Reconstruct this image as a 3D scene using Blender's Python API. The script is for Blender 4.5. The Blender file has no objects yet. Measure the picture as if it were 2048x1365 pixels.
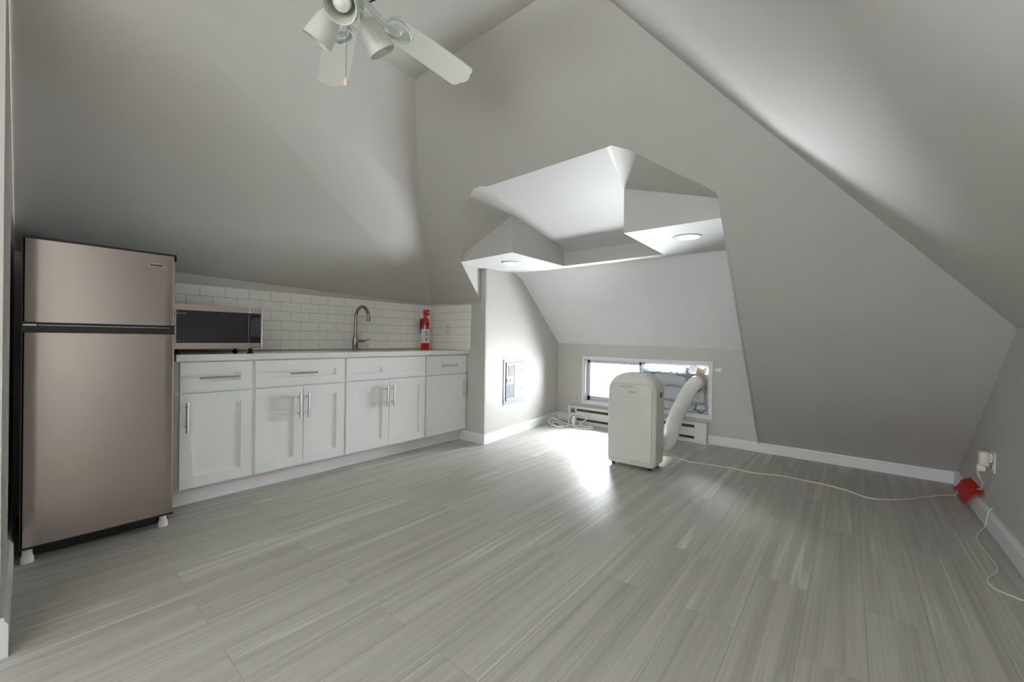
import bpy, bmesh, math, random
from mathutils import Vector, Matrix
random.seed(7)
S = bpy.context.scene
COL = S.collection
PI = math.pi
R = math.radians

# ------------------------------------------------------------------ materials
def srgb(r, g, b):
    f = lambda c: (c/255)/12.92 if c/255 <= .04045 else ((c/255+.055)/1.055)**2.4
    return (f(r), f(g), f(b), 1)

def mat(name, col, rough=.5, metal=0, bump=0, bscale=200, var=0, vscale=4, spec=None, emit=0, coat=0, stretch=None, trans=0):
    m = bpy.data.materials.new(name); m.use_nodes = True
    nt = m.node_tree; b = nt.nodes['Principled BSDF']
    b.inputs['Base Color'].default_value = col
    b.inputs['Roughness'].default_value = rough
    b.inputs['Metallic'].default_value = metal
    if spec is not None: b.inputs['Specular IOR Level'].default_value = spec
    if coat: b.inputs['Coat Weight'].default_value = coat; b.inputs['Coat Roughness'].default_value = .08
    if trans: b.inputs['Transmission Weight'].default_value = trans
    if emit:
        b.inputs['Emission Color'].default_value = (1, .97, .93, 1); b.inputs['Emission Strength'].default_value = emit
    tc = nt.nodes.new('ShaderNodeTexCoord'); mp = nt.nodes.new('ShaderNodeMapping')
    nt.links.new(tc.outputs['Object'], mp.inputs['Vector'])
    if stretch: mp.inputs['Scale'].default_value = stretch
    if bump:
        n = nt.nodes.new('ShaderNodeTexNoise'); n.inputs['Scale'].default_value = bscale; n.inputs['Detail'].default_value = 3
        bp = nt.nodes.new('ShaderNodeBump'); bp.inputs['Strength'].default_value = bump; bp.inputs['Distance'].default_value = .002
        nt.links.new(mp.outputs[0], n.inputs['Vector']); nt.links.new(n.outputs['Fac'], bp.inputs['Height']); nt.links.new(bp.outputs[0], b.inputs['Normal'])
    # every material carries some procedural colour variation
    n = nt.nodes.new('ShaderNodeTexNoise'); n.inputs['Scale'].default_value = vscale; n.inputs['Detail'].default_value = 4
    mx = nt.nodes.new('ShaderNodeMix'); mx.data_type = 'RGBA'
    v = var if var else .015
    mx.inputs['A'].default_value = tuple(c*(1-v) for c in col[:3])+(1,)
    mx.inputs['B'].default_value = tuple(min(1, c*(1+v)) for c in col[:3])+(1,)
    nt.links.new(mp.outputs[0], n.inputs['Vector']); nt.links.new(n.outputs['Fac'], mx.inputs['Factor']); nt.links.new(mx.outputs['Result'], b.inputs['Base Color'])
    return m

WALLC = srgb(189, 186, 182)
M = {}
M['wall'] = mat('grey_wall_paint', WALLC, .55, bump=.12, bscale=160, var=.02, vscale=1.5)
M['ceil'] = mat('grey_ceiling_paint', WALLC, .5, bump=.1, bscale=120, var=.02, vscale=1.2)
M['ceilwhite'] = mat('white_ceiling_paint', srgb(230, 230, 231), .6, bump=.1, bscale=120)
M['trim'] = mat('white_trim_paint', srgb(226, 226, 228), .35, var=.02, vscale=8)
M['cab'] = mat('white_cabinet_lacquer', srgb(232, 233, 232), .32, var=.01)
M['toe'] = mat('white_toe_kick', srgb(226, 222, 226), .5, var=.02)
M['nickel'] = mat('brushed_nickel', srgb(190, 187, 184), .32, .9, var=.05, vscale=60, stretch=(1, 1, 12))
M['bronze'] = mat('faucet_nickel', srgb(150, 138, 128), .28, 1, var=.08, vscale=30)
M['steel'] = mat('stainless_fridge_door', srgb(176, 166, 160), .27, .95, bump=.03, bscale=300, var=.02, vscale=40, stretch=(1, 1, .02))
M['steelm'] = mat('stainless_microwave', srgb(190, 180, 174), .32, .85, var=.02, vscale=60, stretch=(.02, 1, 1))
M['black'] = mat('black_plastic', srgb(20, 20, 22), .35, var=.1)
M['blackside'] = mat('black_fridge_side', srgb(16, 16, 17), .5, bump=.1, bscale=500)
M['dark'] = mat('dark_slot', srgb(48, 49, 52), .7)
M['glassdark'] = mat('dark_microwave_glass', srgb(38, 37, 42), .12, coat=.3)
M['key'] = mat('keypad_print', srgb(120, 122, 130), .5)
M['whitep'] = mat('white_plastic', srgb(222, 221, 215), .3, var=.01)
M['acw'] = mat('warm_white_plastic', srgb(218, 217, 211), .28, coat=.15, var=.01)
M['acgloss'] = mat('glossy_warm_white_panel', srgb(217, 216, 210), .1, coat=.7, var=.005)
M['grey'] = mat('grey_plastic', srgb(120, 120, 118), .5)
M['hose'] = mat('white_hose_plastic', srgb(240, 240, 240), .5)
M['cord'] = mat('white_cord_rubber', srgb(214, 211, 200), .45)
M['cordw'] = mat('bright_white_cord_rubber', srgb(240, 240, 240), .45)
M['red'] = mat('red_extinguisher_paint', srgb(190, 14, 22), .22, coat=.4, var=.03)
M['redtape'] = mat('red_tape', srgb(222, 40, 30), .45, var=.06, vscale=60)
M['label'] = mat('extinguisher_label_paper', srgb(226, 224, 220), .5, var=.04, vscale=80)
M['ink'] = mat('dark_print', srgb(60, 70, 80), .6)
M['panel'] = mat('grey_steel_panel', srgb(138, 146, 154), .55, .15, var=.03, vscale=20)
M['foil'] = mat('aluminium_foil', srgb(214, 216, 222), .28, .8, bump=1, bscale=45, var=.12, vscale=30)
M['foilboard'] = mat('foil_faced_board', srgb(188, 192, 200), .45, .4, bump=.3, bscale=40, var=.05, vscale=12)
M['tapetan'] = mat('tan_duct_tape', srgb(204, 192, 172), .5, bump=.8, bscale=60, var=.2, vscale=40)
M['gravel'] = mat('speckled_screen', srgb(150, 148, 150), .8, bump=1, bscale=150, var=.6, vscale=180)
M['fanw'] = mat('fan_white_enamel', srgb(218, 224, 222), .3, var=.01)
M['blade'] = mat('fan_blade_white', srgb(226, 226, 219), .4, var=.02)
M['shade'] = mat('frosted_glass_shade', srgb(232, 232, 222), .35, trans=.25)
M['bulb'] = mat('bulb_glass', srgb(240, 238, 232), .2, coat=.5)
M['wood'] = mat('light_wood_knob', srgb(232, 205, 180), .4)
M['lens'] = mat('downlight_lens', srgb(240, 240, 240), .5, emit=2.2)
M['tile'] = mat('white_glazed_tile', srgb(244, 243, 240), .16, coat=.3, var=.015, vscale=9)
M['grout'] = mat('grey_grout', srgb(150, 149, 146), .85, var=.05, vscale=90)
M['dormer'] = mat('dimmed_white_dormer', srgb(182, 181, 181), .6, bump=.1, bscale=120)  # the white ceiling paint, with dormer shade put into its colour
M['soffit'] = mat('dimmed_white_soffit', srgb(200, 199, 199), .6, bump=.1, bscale=120)  # same white ceiling paint, darkened so the soffit looks less lit
M['sink'] = mat('stainless_sink', srgb(150, 150, 150), .35, 1)
M['siding'] = mat('pale_siding', srgb(225, 226, 228), .7, var=.03)
M['pane_dark'] = mat('neighbour_window_glass', srgb(120, 140, 150), .2)
M['spackle'] = mat('white_spackle', srgb(232, 232, 232), .7, bump=.4, bscale=120)
M['caulk'] = mat('grey_vinyl_frame', srgb(196, 198, 208), .4)

def quartz():
    m = mat('white_quartz', srgb(222, 221, 217), .14, coat=.3); nt = m.node_tree; b = nt.nodes['Principled BSDF']
    tc = nt.nodes.new('ShaderNodeTexCoord'); n = nt.nodes.new('ShaderNodeTexNoise'); n.inputs['Scale'].default_value = 5; n.inputs['Detail'].default_value = 8; n.inputs['Distortion'].default_value = 1.5
    r = nt.nodes.new('ShaderNodeValToRGB'); e = r.color_ramp.elements
    e[0].position = .47; e[0].color = srgb(224, 223, 219); e[1].position = .53; e[1].color = srgb(224, 223, 219)
    x = e.new(.5); x.color = srgb(212, 211, 208)
    nt.links.new(tc.outputs['Object'], n.inputs['Vector']); nt.links.new(n.outputs['Fac'], r.inputs[0]); nt.links.new(r.outputs[0], b.inputs['Base Color'])
    return m
M['quartz'] = quartz()

def floor_mat():
    m = bpy.data.materials.new('grey_vinyl_planks'); m.use_nodes = True; nt = m.node_tree; N = nt.nodes; L = nt.links
    b = N['Principled BSDF']
    tc = N.new('ShaderNodeTexCoord')
    br = N.new('ShaderNodeTexBrick'); br.offset = .37; br.offset_frequency = 2
    br.inputs['Scale'].default_value = 1; br.inputs['Brick Width'].default_value = 1.22; br.inputs['Row Height'].default_value = .18
    br.inputs['Mortar Size'].default_value = .0011; br.inputs['Mortar Smooth'].default_value = .3
    br.inputs['Color1'].default_value = (0, 0, 0, 1); br.inputs['Color2'].default_value = (1, 1, 1, 1); br.inputs['Mortar'].default_value = (.5, .5, .5, 1)
    mp0 = N.new('ShaderNodeMapping'); mp0.inputs['Location'].default_value = (.35, .06, 0)
    L.new(tc.outputs['Object'], mp0.inputs['Vector']); L.new(mp0.outputs[0], br.inputs['Vector'])
    off = N.new('ShaderNodeVectorMath'); off.operation = 'SCALE'; off.inputs['Scale'].default_value = 37
    L.new(br.outputs['Color'], off.inputs[0])
    add = N.new('ShaderNodeVectorMath'); add.operation = 'ADD'
    L.new(tc.outputs['Object'], add.inputs[0]); L.new(off.outputs[0], add.inputs[1])
    def grain(sx, sy, det, dist, rough=.5):
        mp = N.new('ShaderNodeMapping'); mp.inputs['Scale'].default_value = (sx, sy, 1)
        L.new(add.outputs[0], mp.inputs['Vector'])
        n = N.new('ShaderNodeTexNoise'); n.inputs['Scale'].default_value = 1; n.inputs['Detail'].default_value = det; n.inputs['Distortion'].default_value = dist; n.inputs['Roughness'].default_value = rough
        L.new(mp.outputs[0], n.inputs['Vector']); return n
    g1 = grain(.5, 22, 5, .5, .6)      # broad grain
    r1 = N.new('ShaderNodeValToRGB'); e = r1.color_ramp.elements
    e[0].position = .3; e[0].color = srgb(160, 158, 152); e[1].position = .72; e[1].color = srgb(188, 186, 180)
    L.new(g1.outputs['Fac'], r1.inputs[0])
    g2 = grain(.3, 11, 2, .4)          # pale streaks
    r2 = N.new('ShaderNodeValToRGB'); e = r2.color_ramp.elements
    e[0].position = .47; e[0].color = (0, 0, 0, 1); e[1].position = .53; e[1].color = (0, 0, 0, 1); x = e.new(.5); x.color = (1, 1, 1, 1)
    L.new(g2.outputs['Fac'], r2.inputs[0])
    g3 = grain(1.4, 120, 3, .3)
    mul = N.new('ShaderNodeMath'); mul.operation = 'MULTIPLY'; L.new(r2.outputs[0], mul.inputs[0])
    msk = grain(.8, 4, 1, 0); r3 = N.new('ShaderNodeValToRGB'); r3.color_ramp.elements[0].position = .5; r3.color_ramp.elements[1].position = .62
    L.new(msk.outputs['Fac'], r3.inputs[0]); L.new(r3.outputs[0], mul.inputs[1])
    m2 = N.new('ShaderNodeMath'); m2.operation = 'MULTIPLY'; m2.inputs[1].default_value = .65; L.new(mul.outputs[0], m2.inputs[0])
    mx = N.new('ShaderNodeMix'); mx.data_type = 'RGBA'; mx.inputs['B'].default_value = srgb(212, 211, 204)
    L.new(m2.outputs[0], mx.inputs['Factor']); L.new(r1.outputs[0], mx.inputs['A'])
    # fine grain
    mf = N.new('ShaderNodeMix'); mf.data_type = 'RGBA'; mf.blend_type = 'OVERLAY'; mf.inputs['Factor'].default_value = .22
    L.new(mx.outputs['Result'], mf.inputs['A']); L.new(g3.outputs['Fac'], mf.inputs['B'])
    # per plank tone
    hs = N.new('ShaderNodeHueSaturation'); mr = N.new('ShaderNodeMapRange'); mr.inputs['To Min'].default_value = .96; mr.inputs['To Max'].default_value = 1.04
    L.new(br.outputs['Color'], mr.inputs['Value']); L.new(mr.outputs[0], hs.inputs['Value']); L.new(mf.outputs['Result'], hs.inputs['Color'])
    # seams
    ms = N.new('ShaderNodeMix'); ms.data_type = 'RGBA'; ms.inputs['B'].default_value = srgb(104, 103, 98)
    sf = N.new('ShaderNodeMath'); sf.operation = 'MULTIPLY'; sf.inputs[1].default_value = .55; L.new(br.outputs['Fac'], sf.inputs[0])
    L.new(sf.outputs[0], ms.inputs['Factor']); L.new(hs.outputs[0], ms.inputs['A'])
    L.new(ms.outputs['Result'], b.inputs['Base Color'])
    b.inputs['Roughness'].default_value = .46
    b.inputs['Specular IOR Level'].default_value = .4
    bp = N.new('ShaderNodeBump'); bp.inputs['Strength'].default_value = .08; bp.inputs['Distance'].default_value = .001
    L.new(g3.outputs['Fac'], bp.inputs['Height']); L.new(bp.outputs[0], b.inputs['Normal'])
    return m
M['floor'] = floor_mat()

def glass_mat():
    m = bpy.data.materials.new('window_glass'); m.use_nodes = True; nt = m.node_tree; N = nt.nodes; L = nt.links
    N.remove(N['Principled BSDF']); out = N['Material Output']
    t = N.new('ShaderNodeBsdfTransparent'); g = N.new('ShaderNodeBsdfGlossy'); g.inputs['Roughness'].default_value = .02
    t.inputs[0].default_value = (.93, .95, .95, 1)
    f = N.new('ShaderNodeFresnel'); f.inputs['IOR'].default_value = 1.35; mx = N.new('ShaderNodeMixShader')
    L.new(f.outputs[0], mx.inputs[0]); L.new(t.outputs[0], mx.inputs[1]); L.new(g.outputs[0], mx.inputs[2]); L.new(mx.outputs[0], out.inputs[0])
    return m
M['glass'] = glass_mat()

# ------------------------------------------------------------------ builders
def root_of(o):
    v = Vector((0, 0, 0))
    while o is not None: v += o.location; o = o.parent
    return v

def tag(o, label=None, cat=None, group=None, kind=None):
    if label: o['label'] = label
    if cat: o['category'] = cat
    if group: o['group'] = group
    if kind: o['kind'] = kind
    return o

def thing(name, loc, label, cat, group=None):
    o = bpy.data.objects.new(name, None); COL.objects.link(o); o.location = loc; o.empty_display_size = .05
    return tag(o, label, cat, group)

class B:
    """collects shapes in world coordinates, builds one mesh object"""
    def __init__(s): s.bm = bmesh.new()
    def box(s, x0, x1, y0, y1, z0, z1, bev=0, seg=2):
        t = bmesh.new(); bmesh.ops.create_cube(t, size=1)
        for v in t.verts: v.co = Vector((x0+(v.co.x+.5)*(x1-x0), y0+(v.co.y+.5)*(y1-y0), z0+(v.co.z+.5)*(z1-z0)))
        if bev: bmesh.ops.bevel(t, geom=t.edges[:], offset=bev, segments=seg, affect='EDGES', profile=.5)
        s.add(t); return s
    def add(s, t, mtx=None):
        if mtx is not None: bmesh.ops.transform(t, matrix=mtx, verts=t.verts[:])
        me = bpy.data.meshes.new('t'); t.to_mesh(me); t.free(); s.bm.from_mesh(me); bpy.data.meshes.remove(me)
    def cyl(s, p0, p1, r0, r1=None, n=24, cap=True):
        r1 = r0 if r1 is None else r1; p0 = Vector(p0); p1 = Vector(p1); d = p1-p0
        t = bmesh.new(); bmesh.ops.create_cone(t, cap_ends=cap, segments=n, radius1=r0, radius2=r1, depth=d.length)
        q = d.to_track_quat('Z', 'Y').to_matrix().to_4x4()
        s.add(t, Matrix.Translation((p0+p1)/2) @ q); return s
    def sphere(s, c, r, sc=(1, 1, 1), n=20):
        t = bmesh.new(); bmesh.ops.create_uvsphere(t, u_segments=n, v_segments=n//2+2, radius=r)
        s.add(t, Matrix.Translation(c) @ Matrix.Diagonal((*sc, 1))); return s
    def lathe(s, prof, c=(0, 0, 0), axis=(0, 0, 1), n=32):
        """prof: (radius, height) list along axis from c"""
        t = bmesh.new(); rings = []
        for r, h in prof:
            if r < 1e-6: rings.append([t.verts.new((0, 0, h))])
            else: rings.append([t.verts.new((r*math.cos(2*PI*k/n), r*math.sin(2*PI*k/n), h)) for k in range(n)])
        for a, b in zip(rings, rings[1:]):
            for k in range(n):
                k2 = (k+1) % n
                if len(a) == 1 and len(b) == 1: continue
                if len(a) == 1: t.faces.new((a[0], b[k2], b[k]))
                elif len(b) == 1: t.faces.new((a[k], a[k2], b[0]))
                else: t.faces.new((a[k], a[k2], b[k2], b[k]))
        q = Vector(axis).to_track_quat('Z', 'Y').to_matrix().to_4x4()
        s.add(t, Matrix.Translation(c) @ q); return s
    def tube(s, pts, r, n=10, rf=None, cap=True):
        pts = [Vector(p) for p in pts]; t = bmesh.new(); rings = []
        up = None
        for i, p in enumerate(pts):
            d = (pts[min(i+1, len(pts)-1)]-pts[max(i-1, 0)]).normalized()
            if up is None:
                up = Vector((0, 0, 1)) if abs(d.z) < .9 else Vector((1, 0, 0))
            u = (up-d*up.dot(d)).normalized(); w = d.cross(u); up = u
            rr = rf(i) if rf else r
            rings.append([t.verts.new(p+u*rr*math.cos(2*PI*k/n)+w*rr*math.sin(2*PI*k/n)) for k in range(n)])
        for a, b in zip(rings, rings[1:]):
            for k in range(n): t.faces.new((a[k], a[(k+1) % n], b[(k+1) % n], b[k]))
        if cap: t.faces.new(rings[0][::-1]); t.faces.new(rings[-1])
        s.add(t); return s
    def poly(s, pts, out=None, th=0):
        """polygon, extruded by th along direction out"""
        t = bmesh.new(); vs = [t.verts.new(p) for p in pts]; f = t.faces.new(vs)
        if th:
            o = Vector(out).normalized()*th
            r = bmesh.ops.extrude_face_region(t, geom=[f])
            for v in [g for g in r['geom'] if isinstance(g, bmesh.types.BMVert)]: v.co += o
            f2 = t.faces.new(vs) if not any(set(ff.verts) == set(vs) for ff in t.faces) else None
        bmesh.ops.recalc_face_normals(t, faces=t.faces[:])
        s.add(t); return s
    def holed(s, outer, holes, out, th):
        t = bmesh.new(); es = []
        for loop in [outer]+holes:
            vs = [t.verts.new(p) for p in loop]
            es += [t.edges.new((vs[i], vs[(i+1) % len(vs)])) for i in range(len(vs))]
        bmesh.ops.triangle_fill(t, edges=es, use_beauty=True)
        fs = t.faces[:]; o = Vector(out).normalized()*th
        r = bmesh.ops.extrude_face_region(t, geom=fs, use_keep_orig=True)
        for v in [g for g in r['geom'] if isinstance(g, bmesh.types.BMVert)]: v.co += o
        bmesh.ops.recalc_face_normals(t, faces=t.faces[:])
        s.add(t); return s
    def faces(s, pts, fs):
        t = bmesh.new(); vs = [t.verts.new(p) for p in pts]
        for f in fs: t.faces.new([vs[i] for i in f])
        s.add(t); return s
    def build(s, name, m, parent=None, smooth=False, label=None, mods=None):
        bm = s.bm
        if parent is None:
            xs = [v.co.x for v in bm.verts]; ys = [v.co.y for v in bm.verts]; zs = [v.co.z for v in bm.verts]
            org = Vector(((min(xs)+max(xs))/2, (min(ys)+max(ys))/2, min(zs)))
            if name == 'floor': org = Vector((0, 0, 0))
        else: org = root_of(parent)
        bmesh.ops.translate(bm, verts=bm.verts[:], vec=-org)
        me = bpy.data.meshes.new(name); bm.to_mesh(me); bm.free()
        o = bpy.data.objects.new(name, me); COL.objects.link(o); me.materials.append(M[m] if isinstance(m, str) else m)
        if parent is None: o.location = org
        else: o.parent = parent
        if smooth:
            for p in me.polygons: p.use_smooth = True
            try: me.set_sharp_from_angle(angle=R(35))
            except Exception: pass
        if label: o['label'] = label
        return o

def smoothpath(pts, n=8):
    """Catmull-Rom"""
    P = [Vector(p) for p in pts]; P = [P[0]*2-P[1]]+P+[P[-1]*2-P[-2]]; out = []
    for i in range(1, len(P)-2):
        for k in range(n):
            t = k/n; a, b, c, d = P[i-1], P[i], P[i+1], P[i+2]
            out.append(.5*((2*b)+(c-a)*t+(2*a-5*b+4*c-d)*t*t+(3*b-a-3*c+d)*t*t*t))
    out.append(P[-2]); return out

def struct(o): o['kind'] = 'structure'; return o

# ------------------------------------------------------------------ room shell
XW = 4.446; YR = -.633; YK = 3.55; XL = -.05; XB = -2.6; YH = 2.03; XP = 2.858
A = (2.858, 3.55, 1.392); Bp = (1.872, 2.497, 2.066); B2 = (1.833, 2.417, 2.097); C = (1.339, 1.832, 2.435)
D = (1.340, .82, 2.435); E1 = (1.885, .419, 2.072); E2 = (2.265, .099, 1.782); F = (3.12, YR, 1.12); G = (XW, YR, .092)
J = (XW, .655, .092); P = (XP, 2.79, 1.397)
OL = [(1.928, 1.839, 2.032), (1.915, 1.886, 2.041), (1.918, 1.954, 2.039), (1.949, 2.034, 2.018), (2.01, 2.142, 1.976), (2.084, 2.263, 1.925), (2.165, 2.401, 1.87), (2.226, 2.491, 1.828), (2.301, 2.555, 1.776), (2.415, 2.607, 1.698)]
OR = [(1.922, .985, 2.036), (1.9, .993, 2.051), (1.92, .958, 2.038), (1.968, .871, 2.005), (2.034, .797, 1.959), (2.122, .7, 1.899), (2.205, .6, 1.843), (2.264, .538, 1.802), (2.292, .532, 1.776), (2.385, .540, 1.700)]
KL = (XL, YK, 1.478)

struct(B().poly([(XB, YR-.1, 0), (XW+.1, YR-.1, 0), (XW+.1, YK+.1, 0), (XB, YK+.1, 0)], (0, 0, -1), .12).build('floor', 'floor'))
# kitchen knee wall, left wall, hall wall
struct(B().poly([(XL-.1, YK, 0), (XP+.1, YK, 0), (XP+.1, YK, 1.62), (XL-.1, YK, 1.62)], (0, 1, 0), .1).build('wall_kitchen', 'wall'))
struct(B().poly([(XL, YH, 0), (XL, YK, 0), (XL, YK, 1.478), (XL, YH, 2.322)], (-1, 0, 0), .1).build('wall_left', 'wall'))
HX0, HX1, HZ0, HZ1 = -2.35, -1.1, .85, 1.85
struct(B().holed([(XB, YH, 0), (XL-.1, YH, 0), (XL-.1, YH, 2.34), (XB, YH, 2.34)], [[(HX0, YH, HZ0), (HX1, YH, HZ0), (HX1, YH, HZ1), (HX0, YH, HZ1)]], (0, 1, 0), .1).build('wall_hall', 'wall'))
# pillar face beside the counter, up to the soffit behind the sliver
struct(B().poly([(XP, YK+.1, 0), (XP, 2.726, 0), (XP, 2.726, 1.715), (XP, 2.79, 1.71), (XP, 2.79, 1.405), (XP, YK, 1.385), (XP, YK+.1, 1.385)], (1, 0, 0), .02).build('wall_pillar', 'wall'))
# nook left wall (slightly splayed)
struct(B().poly([(XP, 2.726, 0), (XW, 2.92, 0), (XW, 2.92, .992), (3.44, 2.798, 1.752), (XP, 2.726, 1.722)], (-.12, 1, 0), .06).build('wall_nook_left', 'wall'))
struct(B().poly([(2.385, .540, 1.700), (3.41, .60, 1.735), (XW, .655, .975), (XW, .655, .03), (XW-.02, .655, .09)], (0, -1, 0), .01).build('wall_nook_right', 'wall'))
# window wall with opening
WY0, WY1, WZ0, WZ1 = 1.085, 2.525, .278, .805
struct(B().holed([(XW, YR-.1, 0), (XW, 2.96, 0), (XW, 2.96, .99), (XW, .62, .975), (XW, .62, .10), (XW, YR-.1, .10)],
                 [[(XW, WY0, WZ0), (XW, WY1, WZ0), (XW, WY1, WZ1), (XW, WY0, WZ1)]], (1, 0, 0), .16).build('wall_window', 'wall'))
# right knee wall
struct(B().poly([(XB, YR, 0), (XW+.02, YR, 0), (XW+.02, YR, .4), (F[0], YR, 1.4), (XB, YR, 1.4)], (0, -1, 0), .1).build('wall_right', 'wall'))
# back wall behind the camera with a window
BY0, BY1, BZ0, BZ1 = -.25, 1.25, .75, 1.75
struct(B().holed([(XB, YR-.1, 0), (XB, YH+.1, 0), (XB, YH+.1, 2.33), (XB, 1.834, 2.45), (XB, .82, 2.45), (XB, YR-.1, 1.02)],
                 [[(XB, BY0, BZ0), (XB, BY1, BZ0), (XB, BY1, BZ1), (XB, BY0, BZ1)]], (-1, 0, 0), .14).build('wall_back', 'wall'))
# ceilings
struct(B().poly([(XB, D[1], D[2]), D, C, (XB, C[1], C[2])], (0, 0, 1), .08).build('ceiling', 'ceil'))
def shell(name, pts, faces, m='ceil', off=.03, th=.03):
    o = struct(B().faces(pts, faces).build(name, m)); 
    return o
def planes(name, polys, m, out, th):
    b = B()
    for p in polys: b.poly(p, out, th)
    return struct(b.build(name, m))
planes('ceiling_kitchen_slope', [[KL, A, Bp, B2, C, (XL, 1.834, 2.44)], [(XL, YH, 2.322), (XL, 1.834, 2.44), (XB, 1.834, 2.44), (XB, YH, 2.322)]], 'ceil', (0, .5, 1), .07)
planes('ceiling_right_slope', [[D, E1, E2, F, (XB, YR, 1.12), (XB, D[1], D[2])]], 'ceil', (0, -.6, 1), .07)
# hip slope facing the camera, with the irregular dormer cut
OV = [C, B2, Bp, A, P, J, G, F, E2, E1, D]; iC, iB2, iB, iA, iP, iJ, iG, iF, iE2, iE1, iD = range(11)
fv = OV+OL+OR; l0 = 11; r0 = 21
ff = [[iC, iB2, l0+2, l0+1, l0], [iB2, iB, l0+7, l0+6, l0+5, l0+4, l0+3, l0+2], [iB, iA, l0+8, l0+7], [iA, iP, l0+9, l0+8],
      [iC, l0, r0, r0+1, iD], [r0, r0+2, r0+1], [iD, r0+1, r0+2, r0+3, iE1], [iE1, r0+3, r0+4, r0+5, r0+6, r0+7, r0+8], [iE1, r0+8, r0+9, iJ, iG, iF, iE2]]
struct(B().faces(fv, ff).build('ceiling_front_slope', 'ceil'))
# dormer interior: soffit with a notch, fascias, valleys and the raised white ceiling
SL = OL[-1]; SR = OR[-1]; NLf = (2.41, 2.02, 1.706); NRf = (2.41, 1.105, 1.712)
NLb = (3.16, 2.03, 1.712); NRb = (3.16, 1.12, 1.708); SBl = (3.44, 2.798, 1.752); SBr = (3.41, .60, 1.735); SPl = (XP, 2.79, 1.712); SPc = (XP, 2.726, 1.716)
sv = [SL, NLf, NLb, NRb, NRf, SR, SBr, SBl, SPc, SPl]
struct(B().faces(sv, [(0, 1, 8, 9), (1, 2, 8), (8, 2, 7), (2, 3, 6, 7), (3, 4, 5, 6)]).build('ceiling_nook_soffit', 'soffit'))
TL = (2.41, 2.02, 2.0); TLo = (2.41, 2.565, 1.765); TR = (2.41, 1.108, 1.995); TRo = (2.39, .555, 1.812)
struct(B().faces([SL, NLf, TL, TLo], [(0, 1, 2, 3)]).build('trim_1', 'wall'))
struct(B().faces([SR, NRf, TR, TRo, OR[8]], [(0, 1, 2, 3), (0, 3, 4)]).build('trim_4', 'wall'))
# notch cheeks and back lip
Wl = (3.12, 2.03, 1.878); Wr = (3.12, 1.11, 1.872)
LBl = (3.162, 2.03, 1.832); LBr = (3.162, 1.12, 1.832)
struct(B().faces([NLf, NLb, LBl, Wl, TL, NRf, NRb, LBr, Wr, TR], [(0, 1, 2, 3, 4), (5, 6, 7, 8, 9), (1, 6, 7, 2)]).build('trim_2', 'wall'))
dm = B().faces([OL[0], OR[0], TR, TL, Wr, Wl, LBr, LBl], [(0, 1, 2, 3), (3, 2, 4, 5), (5, 4, 6, 7)]).build('ceiling_dormer', 'dormer')
for p in dm.data.polygons: p.use_smooth = True
struct(dm)
# left and right drywall valleys, softly curved
def valley(name, outer, a, c, m, bulge):
    outer = [Vector(p) for p in outer]; a = Vector(a); c = Vector(c); L = [0]
    for p, q in zip(outer, outer[1:]): L.append(L[-1]+(q-p).length)
    t = bmesh.new(); g = []; K = 8
    for p, l in zip(outer, L):
        e = a.lerp(c, l/L[-1]); g.append([t.verts.new(p.lerp(e, k/K)+Vector((bulge, 0, bulge))*math.sin(PI*k/K)*max(0, math.sin(PI*l/L[-1]))**.6) for k in range(K+1)])
    for r, q in zip(g, g[1:]):
        for k in range(K): t.faces.new((r[k], r[k+1], q[k+1], q[k]))
    bmesh.ops.recalc_face_normals(t, faces=t.faces[:])
    b = B(); b.add(t); o = b.build(name, m)
    for p in o.data.polygons: p.use_smooth = True
    return struct(o)
valley('ceiling_valley_left', OL[:9]+[(2.345, 2.575, 1.746)], TL, TLo, 'ceil', .018)
valley('ceiling_valley_right', [OR[0]]+OR[2:9], TR, TRo, 'ceil', .0)
struct(B().faces([OL[8], OL[9], TLo, (2.345, 2.575, 1.746)], [(0, 1, 2, 3)]).build('trim_5', 'wall'))
# side sliver wall in front of the pillar
struct(B().faces([OL[-1], P, SPl], [(0, 1, 2)]).build('wall_nook_corner', 'wall'))
# nook back slope
planes('ceiling_nook_slope', [[(3.44, 2.798, 1.752), (XW, 2.92, .992), (XW, .62, .975), (3.41, .565, 1.735)]], 'ceilwhite', (1, 0, 1), .05)
# unseen shell added over everything (keeps daylight out of the joints)
rd = B()
rd.poly([(XB-.3, -.80, 1.0), (XB-.3, .80, 2.62), (1.45, .80, 2.62), (XW+.1, -.80, .25), (XW+.1, -.80, 0.14), (3.2, -.8, 1.2)][:0] or [(XB-.3, -.85, 1.15), (3.2, -.85, 1.15), (1.5, .75, 2.60), (XB-.3, .75, 2.60)], (0, -.6, 1), .02)
rd.poly([(XB-.3, 1.9, 2.60), (1.5, 1.9, 2.60), (3.05, 3.75, 1.50), (XB-.3, 3.75, 1.50)], (0, .6, 1), .02)
rd.poly([(XB-.3, .75, 2.60), (1.5, .75, 2.60), (1.5, 1.9, 2.60), (XB-.3, 1.9, 2.60)], (0, 0, 1), .02)
rd.poly([(1.5, .75, 2.62), (4.75, .75, 1.75), (4.75, 3.1, 1.75), (3.05, 3.75, 1.6), (1.5, 1.9, 2.62)], (.6, 0, 1), .02)
rd.poly([(1.5, .75, 2.62), (3.2, -.85, 1.25), (4.75, -.85, .25), (4.75, .5, .25), (2.4, .5, 1.95)], (.6, -.2, 1), .02)
rd.poly([(2.95, 2.95, 0), (2.95, 3.75, 0), (2.95, 3.75, 1.7), (2.95, 2.95, 2.2)], (1, 0, 0), .02)
rd.poly([(2.95, 2.95, -.1), (4.75, 3.1, -.1), (4.75, 3.1, 1.8), (2.95, 2.95, 2.2)], (0, 1, 0), .02)
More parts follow.
